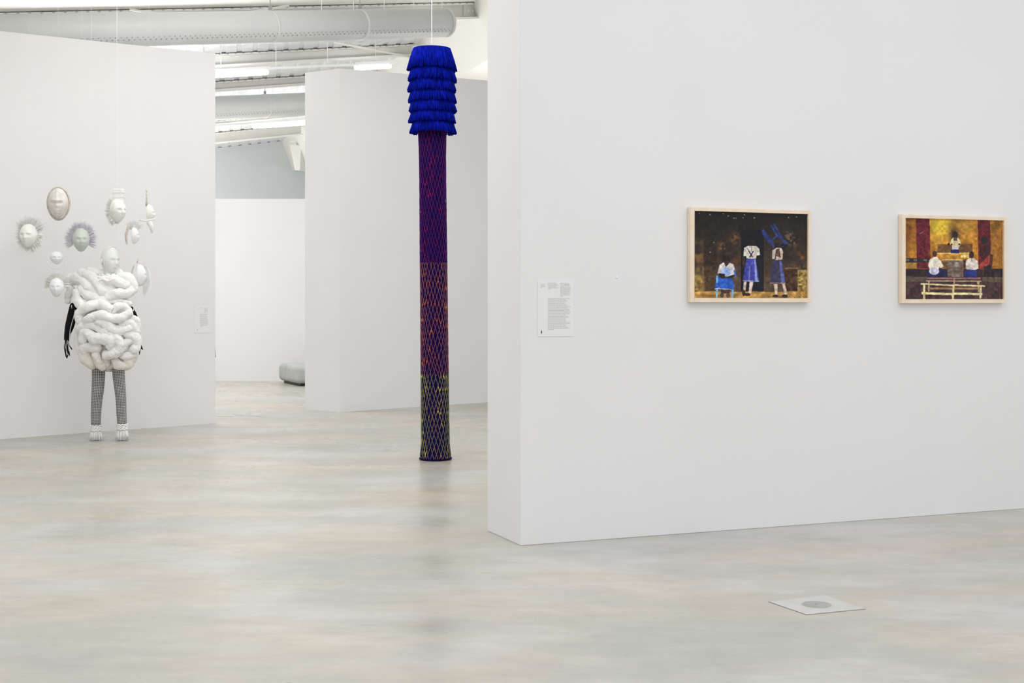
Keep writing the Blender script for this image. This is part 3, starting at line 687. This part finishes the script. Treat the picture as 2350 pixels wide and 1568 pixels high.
c1.poly([(158, 1080), (285, 1090), (285, 1320), (158, 1320)], (140, 110, 60), 30); c1.line((290, 960), (300, 1310), 26, (120, 90, 55)); c1.soft(225, 1110, 60, 50, (190, 160, 80), .7)
for (x, y) in ((385, 200), (570, 185), (870, 200), (720, 250), (750, 250), (850, 245), (1505, 240), (1620, 235), (640, 215), (1010, 245), (440, 605), (390, 745), (240, 180)): c1.ell(x, y, 9, 9, (150, 150, 135))
c1.poly([(820, 415), (1145, 415), (1145, 1315), (820, 1315)], (13, 14, 22), 5); c1.poly([(930, 850), (1130, 850), (1130, 1310), (990, 1310)], (20, 24, 36), 5)
gm = c1.Y > 1318+6*np.sin(c1.X/90); gc = np.array([186, 142, 74])[None, None]*(.72+.45*n2+.12*n3)[..., None]; c1.im = np.where(gm[..., None], gc, c1.im)
for x in range(1560, 1760, 45): c1.line((x-30, 1350), (x+40, 1400), 7, (110, 80, 40))
c1.soft(420, 1380, 200, 26, (110, 75, 35), .8); c1.soft(1350, 1390, 140, 16, (90, 60, 30), .8)
# chair carrier at right
for a_, b_, wd in (((1125, 420), (1290, 640), 42), ((1250, 350), (1345, 520), 30), ((1290, 330), (1440, 600), 28), ((1220, 590), (1350, 505), 26), ((1130, 470), (1230, 620), 20), ((1230, 600), (1320, 690), 26), ((1340, 500), (1500, 620), 24), ((1390, 620), (1500, 620), 22)):
    c1.line(a_, b_, wd, (45, 58, 120), 14)
c1.line((1370, 660), (1400, 620), 26, (60, 80, 170)); c1.ell(1345, 650, 48, 55, (38, 26, 22)); c1.poly([(1400, 610), (1500, 640), (1440, 700), (1370, 690)], (20, 18, 26))
c1.poly([(1270, 720), (1330, 680), (1400, 680), (1425, 740), (1415, 850), (1330, 860), (1270, 840)], (205, 190, 175), 14); c1.poly([(1340, 690), (1375, 690), (1395, 830), (1330, 800)], (95, 65, 48), 8); c1.line((1335, 700), (1310, 850), 16, (40, 38, 50))
c1.poly([(1275, 855), (1400, 860), (1440, 1000), (1465, 1185), (1330, 1205), (1235, 1190), (1250, 1000)], (58, 55, 82), 10); c1.poly([(1370, 870), (1400, 870), (1455, 1185), (1400, 1195)], (92, 100, 165), 12); c1.line((1235, 1190), (1465, 1195), 12, (165, 140, 130))
c1.poly([(1290, 1205), (1345, 1205), (1345, 1360), (1310, 1360)], (215, 190, 170)); c1.poly([(1410, 1200), (1450, 1200), (1490, 1340), (1455, 1370)], (215, 190, 170)); c1.ell(1315, 1380, 40, 18, (45, 32, 28)); c1.ell(1450, 1380, 42, 22, (50, 38, 32))
# standing pupil, centre
c1.ell(965, 600, 62, 58, (30, 20, 20)); c1.poly([(855, 800), (865, 680), (930, 650), (1040, 655), (1085, 700), (1095, 790), (1045, 790), (1035, 840), (900, 835), (895, 800)], (212, 202, 190), 12)
c1.line((930, 720), (985, 820), 16, (35, 35, 60)); c1.line((1000, 725), (945, 820), 16, (35, 35, 60)); c1.line((905, 680), (930, 720), 10, (80, 80, 110)); c1.line((975, 660), (972, 740), 12, (120, 115, 130))
c1.poly([(845, 805), (885, 805), (870, 960), (845, 1000)], (55, 38, 32)); c1.poly([(900, 835), (1030, 838), (1050, 950), (1078, 1165), (960, 1185), (848, 1160), (870, 980)], (66, 66, 160), 14)
c1.poly([(1010, 850), (1030, 850), (1062, 1165), (1025, 1175)], (140, 150, 210), 10); c1.poly([(935, 950), (955, 950), (950, 1175), (925, 1170)], (110, 120, 190), 10); c1.line((848, 1160), (1078, 1168), 10, (190, 185, 200))
c1.poly([(862, 1175), (905, 1175), (885, 1310), (850, 1300)], (205, 185, 170)); c1.poly([(945, 1175), (1000, 1175), (965, 1350), (930, 1335)], (225, 200, 185)); c1.ell(860, 1335, 24, 46, (55, 40, 35)); c1.ell(915, 1360, 42, 22, (50, 36, 30))
# seated pupil, left, on a blue plastic chair
c1.ell(610, 850, 60, 62, (35, 24, 22)); c1.poly([(580, 870), (650, 870), (640, 960), (600, 960)], (60, 38, 28)); c1.poly([(490, 1060), (520, 930), (580, 890), (610, 960), (660, 900), (715, 920), (735, 1000), (725, 1070), (640, 1100), (560, 1090)], (212, 208, 205), 14)
c1.poly([(555, 1000), (600, 960), (665, 985), (685, 1060), (620, 1100), (550, 1060)], (150, 175, 225), 20); c1.line((730, 1000), (745, 1110), 26, (60, 100, 190)); c1.poly([(500, 1050), (590, 1060), (600, 1110), (540, 1130)], (30, 20, 22)); c1.poly([(610, 1110), (720, 1070), (740, 1090), (640, 1140)], (40, 28, 30)); c1.ell(560, 1115, 45, 30, (50, 35, 32))
c1.poly([(490, 1100), (560, 1130), (690, 1120), (730, 1230), (715, 1300), (450, 1290), (465, 1180)], (45, 92, 190), 18); c1.poly([(475, 1080), (500, 1090), (495, 1190), (470, 1190)], (110, 170, 225)); c1.line((455, 1280), (520, 1270), 16, (210, 190, 190)); c1.line((520, 1275), (690, 1290), 12, (190, 170, 170))
c1.poly([(470, 1290), (500, 1290), (490, 1412), (472, 1412)], (130, 190, 225)); c1.poly([(690, 1290), (720, 1290), (712, 1412), (690, 1412)], (110, 175, 225)); c1.poly([(540, 1290), (670, 1290), (660, 1350), (545, 1350)], (70, 50, 42)); c1.ell(555, 1370, 24, 32, (70, 60, 60)); c1.ell(640, 1375, 28, 34, (90, 70, 65))
# picture 2: pupils and benches before a yellow wall
c2 = Canvas(218, 132, 1708, 1412, 132, 182, 280)
n1, n2, n3 = c2.n(24, 11), c2.n(10, 12), c2.n(4, 13)
c2.im = np.array([176, 116, 40])[None, None]*(.55+.6*n1+.25*n3)[..., None]
c2.soft(750, 230, 200, 260, (232, 200, 60), .95); c2.soft(1120, 260, 150, 160, (190, 150, 60), .7); c2.soft(300, 350, 90, 200, (150, 80, 25), .6); c2.soft(300, 280, 50, 60, (70, 40, 20), .6)
c2.poly([(388, 132), (590, 132), (610, 930), (405, 930)], (98, 24, 38), 22); c2.poly([(1320, 170), (1510, 175), (1530, 930), (1335, 930)], (96, 24, 34), 20); c2.soft(500, 350, 90, 120, (130, 50, 60), .6, n3); c2.line((440, 385), (500, 345), 9, (190, 140, 130))
c2.soft(1660, 500, 130, 400, (120, 75, 30), .7, n1); c2.soft(960, 400, 70, 150, (55, 38, 30), .95); c2.soft(1120, 400, 70, 120, (110, 75, 30), .6, n3)
c2.poly([(720, 545), (1240, 545), (1240, 680), (700, 680)], (98, 68, 40), 14, alpha=.85); c2.soft(620, 680, 60, 60, (150, 95, 35), .6)
c2.poly([(218, 760), (600, 770), (600, 832), (218, 830)], (45, 36, 40), 12); 
for x in (265, 380, 530): c2.poly([(x-25, 780), (x+25, 780), (x+25, 815), (x-25, 815)], (110, 95, 90))
c2.poly([(218, 835), (400, 840), (400, 925), (218, 920)], (160, 120, 55), 20)
m = c2.Y > 935; c2.im = np.where(m[..., None], np.array([48, 32, 36])[None, None]*(.6+.8*n2)[..., None], c2.im); m = c2.Y > 1060
c2.im = np.where(m[..., None], np.array([62, 42, 44])[None, None]*(.55+.6*n2+.5*n3)[..., None], c2.im); c2.poly([(218, 1050), (560, 1060), (560, 1130), (218, 1140)], (88, 74, 66), 16); c2.poly([(1400, 1060), (1708, 1070), (1708, 1150), (1390, 1130)], (98, 84, 66), 16)
c2.poly([(700, 680), (1190, 680), (1190, 780), (710, 775)], (190, 130, 45), 30); c2.poly([(700, 680), (1190, 680), (1190, 700), (700, 700)], (225, 190, 110), 10); c2.poly([(1060, 705), (1190, 710), (1180, 760), (1070, 755)], (235, 205, 120), 40)
c2.poly([(780, 785), (1095, 785), (1095, 808), (780, 808)], (225, 195, 125), 14); c2.poly([(855, 800), (1100, 805), (1100, 1060), (860, 1060)], (118, 98, 88), 26); c2.poly([(960, 830), (1030, 830), (1040, 900), (965, 900)], (150, 145, 130)); c2.line((860, 925), (1100, 925), 10, (90, 75, 68)); c2.poly([(1100, 800), (1140, 800), (1130, 930), (1100, 930)], (60, 35, 25)); c2.poly([(760, 800), (855, 800), (855, 940), (800, 940)], (120, 85, 50), 30)
# standing behind the desk
c2.ell(975, 400, 45, 58, (45, 28, 26)); c2.ell(972, 470, 45, 30, (85, 70, 68)); c2.poly([(895, 550), (915, 470), (950, 440), (955, 490), (1005, 495), (1010, 440), (1045, 470), (1065, 540), (1040, 590), (1020, 630), (940, 630), (925, 560)], (228, 205, 160), 14); c2.poly([(930, 585), (1025, 585), (1025, 630), (935, 630)], (205, 205, 225))
c2.ell(880, 545, 16, 18, (30, 18, 20)); c2.ell(1040, 548, 14, 14, (40, 25, 22)); c2.ell(925, 550, 14, 14, (60, 35, 28)); c2.poly([(905, 630), (1040, 632), (1035, 690), (910, 690)], (34, 32, 92), 8)
# teacher at right in red
c2.ell(1430, 490, 55, 60, (35, 30, 32)); c2.poly([(1350, 600), (1430, 560), (1500, 640), (1510, 720), (1400, 800), (1350, 730)], (70, 25, 32), 14); c2.poly([(1340, 880), (1420, 800), (1510, 700), (1520, 850), (1440, 900), (1360, 950)], (165, 62, 58), 16); c2.poly([(1510, 700), (1560, 720), (1540, 930), (1500, 900)], (80, 40, 30)); c2.poly([(1410, 900), (1530, 880), (1540, 1050), (1420, 1050)], (40, 25, 30)); c2.line((1415, 920), (1400, 1040), 14, (100, 60, 50)); c2.soft(1480, 620, 40, 90, (50, 40, 50), .8)
# two kneeling in white
c2.poly([(540, 1000), (600, 930), (760, 920), (840, 960), (850, 1060), (580, 1070)], (30, 32, 78), 10); c2.ell(668, 695, 34, 48, (70, 45, 32)); c2.poly([(570, 880), (590, 790), (650, 750), (700, 745), (760, 810), (800, 895), (755, 920), (735, 880), (725, 960), (600, 955)], (226, 220, 200), 14); c2.ell(660, 970, 75, 58, (205, 200, 225))
c2.poly([(1110, 1000), (1150, 930), (1300, 930), (1320, 1080), (1130, 1080)], (34, 44, 120), 14); c2.ell(1225, 715, 36, 56, (45, 28, 26)); c2.poly([(1135, 850), (1150, 790), (1210, 765), (1270, 770), (1325, 820), (1330, 930), (1290, 950), (1150, 945)], (218, 205, 196), 12); c2.line((1228, 775), (1232, 830), 10, (130, 110, 110))
# benches
wd_ = (222, 205, 150)
c2.poly([(540, 1068), (1370, 1072), (1370, 1098), (540, 1095)], (150, 105, 100)); c2.poly([(540, 1118), (1380, 1120), (1380, 1138), (530, 1134)], (205, 175, 140)); c2.line((960, 1085), (962, 1170), 16, (190, 150, 120)); c2.line((578, 1130), (578, 1290), 22, (195, 165, 120)); c2.line((1335, 1135), (1338, 1300), 22, (190, 160, 115)); c2.line((1310, 1140), (1320, 1175), 10, wd_); c2.line((560, 1242), (930, 1244), 32, (165, 128, 95)); c2.line((960, 1246), (1330, 1248), 30, (165, 128, 95))
c2.line((455, 1168), (950, 1196), 26, wd_); c2.line((950, 1190), (1435, 1206), 26, wd_); c2.line((475, 1316), (950, 1334), 38, (235, 222, 165)); c2.line((960, 1324), (1395, 1332), 36, (235, 222, 165))
c2.line((512, 1180), (510, 1412), 34, wd_); c2.line((952, 1196), (940, 1412), 30, wd_); c2.line((1372, 1200), (1360, 1400), 30, wd_)
soften(c1, 31); soften(c2, 41)
def picture(ul, ur, vtl, vbl, vtr, vbr, inner, cv, label, plabel):
    off = .042
    tl, bl, tr, br_ = hitW(ul, vtl, off), hitW(ul, vbl, off), hitW(ur, vtr, off), hitW(ur, vbr, off)
    ztop = (tl.z+tr.z)/2; zbot = (bl.z+br_.z)/2; a = tl.copy(); a.z = zbot; W = (tr-tl).xy.length; Hh = ztop-zbot; slope = ((tr.z+br_.z)-(tl.z+bl.z))/2/W
    X = Vector((dW.x, dW.y, slope)).normalized(); Z = X.cross(nW)*-1 if (X.cross(nW)).z < 0 else X.cross(nW); a.z -= slope*W/2
    t = thing('framed_photograph', label, 'picture', a-nW*off+X*(W/2))
    fl, fr, ft, fb = inner
    parts = [((0, 0), (fl, Hh)), ((W-fr, 0), (W, Hh)), ((fl, Hh-ft), (W-fr, Hh)), ((fl, 0), (W-fr, fb))]
    for (x0, z0), (x1, z1) in parts:
        c = a+X*((x0+x1)/2)+Z*((z0+z1)/2)-nW*(off/2-.001)
        bevel(MB().box(c, X*((x1-x0)/2), nW*(off/2-.002), Z*((z1-z0)/2)).build('frame_rail', M['oak'], t), .0015, 1)
    MB().box(a+X*(W/2)+Z*(Hh/2)-nW*(off-.008), X*(W/2-.012), nW*.006, Z*(Hh/2-.012)).build('backing', M['dark'], t)
    o = print_mesh(cv, a+X*fl+Z*(Hh-ft)-nW*.016, X*(W-fl-fr), -Z*(Hh-ft-fb), t, 'photo_print'); tag(o, plabel)
picture(1585, 1861.5, 474.2, 695, 484.5, 693.6, (.027, .020, .022, .026), c1, 'pale wood framed photograph of three pupils before a dark wall, one carrying a chair', 'print of pupils in white shirts and blue skirts at a dark wall')
picture(2071, 2310.5, 491.5, 697, 499.5, 695.3, (.027, .020, .022, .026), c2, 'pale wood framed photograph of pupils and benches before a yellow and red wall', 'print of a classroom with a yellow wall and pale benches')
# small wall plug
pp = hitW(1415, 637, 0); t = MB(); t.ball(pp, .007, 10, 6); tag(t.build('wall_plug', M['bead'], None, True), 'tiny white plug dot on the right wall between text panel and pictures', 'plug')
# ---------------------------------------------------------------- text panels
def text_panel(hit, X, n, u0, v0, u1, v1, blocks, label, ppx, mark):
    tl = hit(u0, v0); br_ = hit(u1, v1); W = (Vector((br_.x-tl.x, br_.y-tl.y, 0))).length; Hh = tl.z-br_.z; up = Vector((0, 0, 1))
    t = thing('wall_text_panel', label, 'label', tl+X*(W/2)-up*(Hh/2))
    MB().box(tl+X*(W/2)-up*(Hh/2)+n*.0015, X*(W/2), n*.0015, up*(Hh/2)).build('plate', M['vinyl'], t)
    mm = MB(); r = random.Random(5)
    for bx0, by0, bx1, by1, lines in blocks:
        lh_ = (by1-by0)/lines
        for i in range(lines):
            x = bx0; end = bx1-(r.random()**2)*.25*(bx1-bx0) if i < lines-1 else bx0+(bx1-bx0)*.25
            while x < end-.01:
                wd = min(r.uniform(.025, .085), end-x); cy = by0+lh_*(i+.5)
                c = tl+X*((x+wd/2)*W)-up*(cy*Hh)+n*.0034
                mm.box(c, X*(wd/2*W), n*.0004, up*(lh_*Hh*.17)); x += wd+.014
    mm.build('lettering', M['ink'], t)
    mk_ = MB(); c = tl+X*(mark[0]*W)-up*(mark[1]*Hh)+n*.0036; k = mark[2]
    mk_.add([c-up*k*1.6, c+X*k*.55, c+up*k*1.6, c-X*k*.55], [(0, 1, 2, 3)]); mk_.build('emblem', M['inkdark'], t)
fx = lambda x: (x-100)/910; fy = lambda y: (y-50)/1425
text_panel(lambda u, v: hitW(u, v, 0), dW, nW, 1234, 644.5, 1315.5, 771.7,
           [(fx(170), fy(125), fx(290), fy(245), 4), (fx(355), fy(95), fx(620), fy(275), 6), (fx(670), fy(95), fx(935), fy(460), 12), (fx(355), fy(485), fx(935), fy(1315), 27)],
           'large pale text panel on the right wall near its corner', 0, (fx(190), fy(1362), .0085))
def hitL(u, v):
    d = Vector(((u-U0)/F, 1, (VH-v)/F)); o_ = Vector((0, 0, H)); return o_+d*((L0-o_).dot(nL)/d.dot(nL))
gx = lambda x: (430+x/10.45-446)/38.; gy = lambda y: (690+y/10.45-701)/63.
text_panel(hitL, dL, nL, 446, 701, 484, 764, [(gx(230), gy(180), gx(265), gy(215), 2), (gx(295), gy(170), gx(370), gy(210), 2), (gx(400), gy(175), gx(490), gy(310), 6), (gx(300), gy(320), gx(495), gy(635), 14)],
           'small pale text panel on the left partition near its right edge', 0, (gx(235), gy(690), .006))
# dark framed panel on the end of the left partition
e0 = L1+dL*.002; t = thing('dark_wall_panel', 'thin dark panel edge sticking out from the end of the left partition', 'panel', e0+Vector((0, 0, 1.0)))
p0 = e0-nL*.05; zz0, zz1 = .735, 1.29; dd = -nL*.28
v = [p0+Vector((0, 0, zz0)), p0+dL*.035+Vector((0, 0, zz0)), p0+dL*.006+Vector((0, 0, zz1)), p0+Vector((0, 0, zz1))]; v = v+[q+dd for q in v]
obj('panel_board', v, [(0, 1, 2, 3), (7, 6, 5, 4), (0, 4, 5, 1), (1, 5, 6, 2), (2, 6, 7, 3), (3, 7, 4, 0)], M['dark'], t)

# ---------------------------------------------------------------- bench far back
pc = G(684, 887); pl = G(641, 878); a_ = (pl-pc).normalized(); b_ = Vector((1, .04, 0)).normalized()
t = thing('low_bench', 'low grey rounded upholstered bench against the far white partition', 'bench', pc)
Lb = 1.05
for s0, s1 in ((0, .62), (.67, Lb)):
    q = [pc+a_*s1, pc+a_*s0, pc+a_*s0+b_*1.0, pc+a_*s1+b_*1.0]
    q = [p-a_*.0+Vector((-.03, -.02, 0)) for p in q]
    bevel(MB().prism(q, .04, .325).build('seat_block', M['grey_sofa'], t, True), .075, 5)
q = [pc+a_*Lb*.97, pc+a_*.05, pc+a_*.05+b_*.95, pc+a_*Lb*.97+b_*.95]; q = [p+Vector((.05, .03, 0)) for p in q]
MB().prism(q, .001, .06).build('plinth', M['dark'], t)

# ---------------------------------------------------------------- floor box and joints
c4 = [G(1763, 1382), G(1850, 1412), G(1987, 1399), G(1893, 1367.5)]
ctr = sum(c4, Vector())/4; t = thing('floor_box', 'square flush floor box cover with a round metal lid in the concrete', 'floor box', ctr)
sc = lambda k, z: [ctr+(p-ctr)*k+Vector((0, 0, z)) for p in c4]
MB().prism(sc(1.0, 0), .0002, .0012).build('frame_gap', M['joint'], t)
MB().prism(sc(.985, 0), .0012, .0030).build('cover_plate', M['coverplate'], t)
dc = G(1874, 1390); R_ = (G(1908, 1390)-G(1840, 1390)).length/2
MB().lathe([(R_*1.05, .003), (R_*1.05, .0042), (R_*1.0, .0046)], (dc.x, dc.y), 40).build('lid_ring', M['coverplate'], t)
lid = MB().lathe([(R_*.97, .0046), (R_*.97, .0058), (R_*.9, .0064)], (dc.x, dc.y), 40).build('round_lid', M['metal'], t)
MB().lathe([(R_*.09, .0064), (R_*.09, .0068)], (dc.x, dc.y), 12).build('key_hole', M['joint'], lid)
j0, j1, j2 = G(480, 955.5), G(560, 955), G(622, 957.5); jj = MB(); 
for p, q in ((j0, j1), (j1, j2), (G(520, 950), G(600, 956))):
    d = (q-p).normalized(); n = Vector((-d.y, d.x, 0)); jj.add([p-n*.03, q-n*.006, q+n*.006, p+n*.03][:4], [(0, 1, 2, 3)])
for k in range(len(jj.v)): jj.v[k].z = .0015
tag(jj.build('floor_joint', M['coverplate']), kind='structure'); bpy.data.objects['floor_joint'].name = 'trim_1'
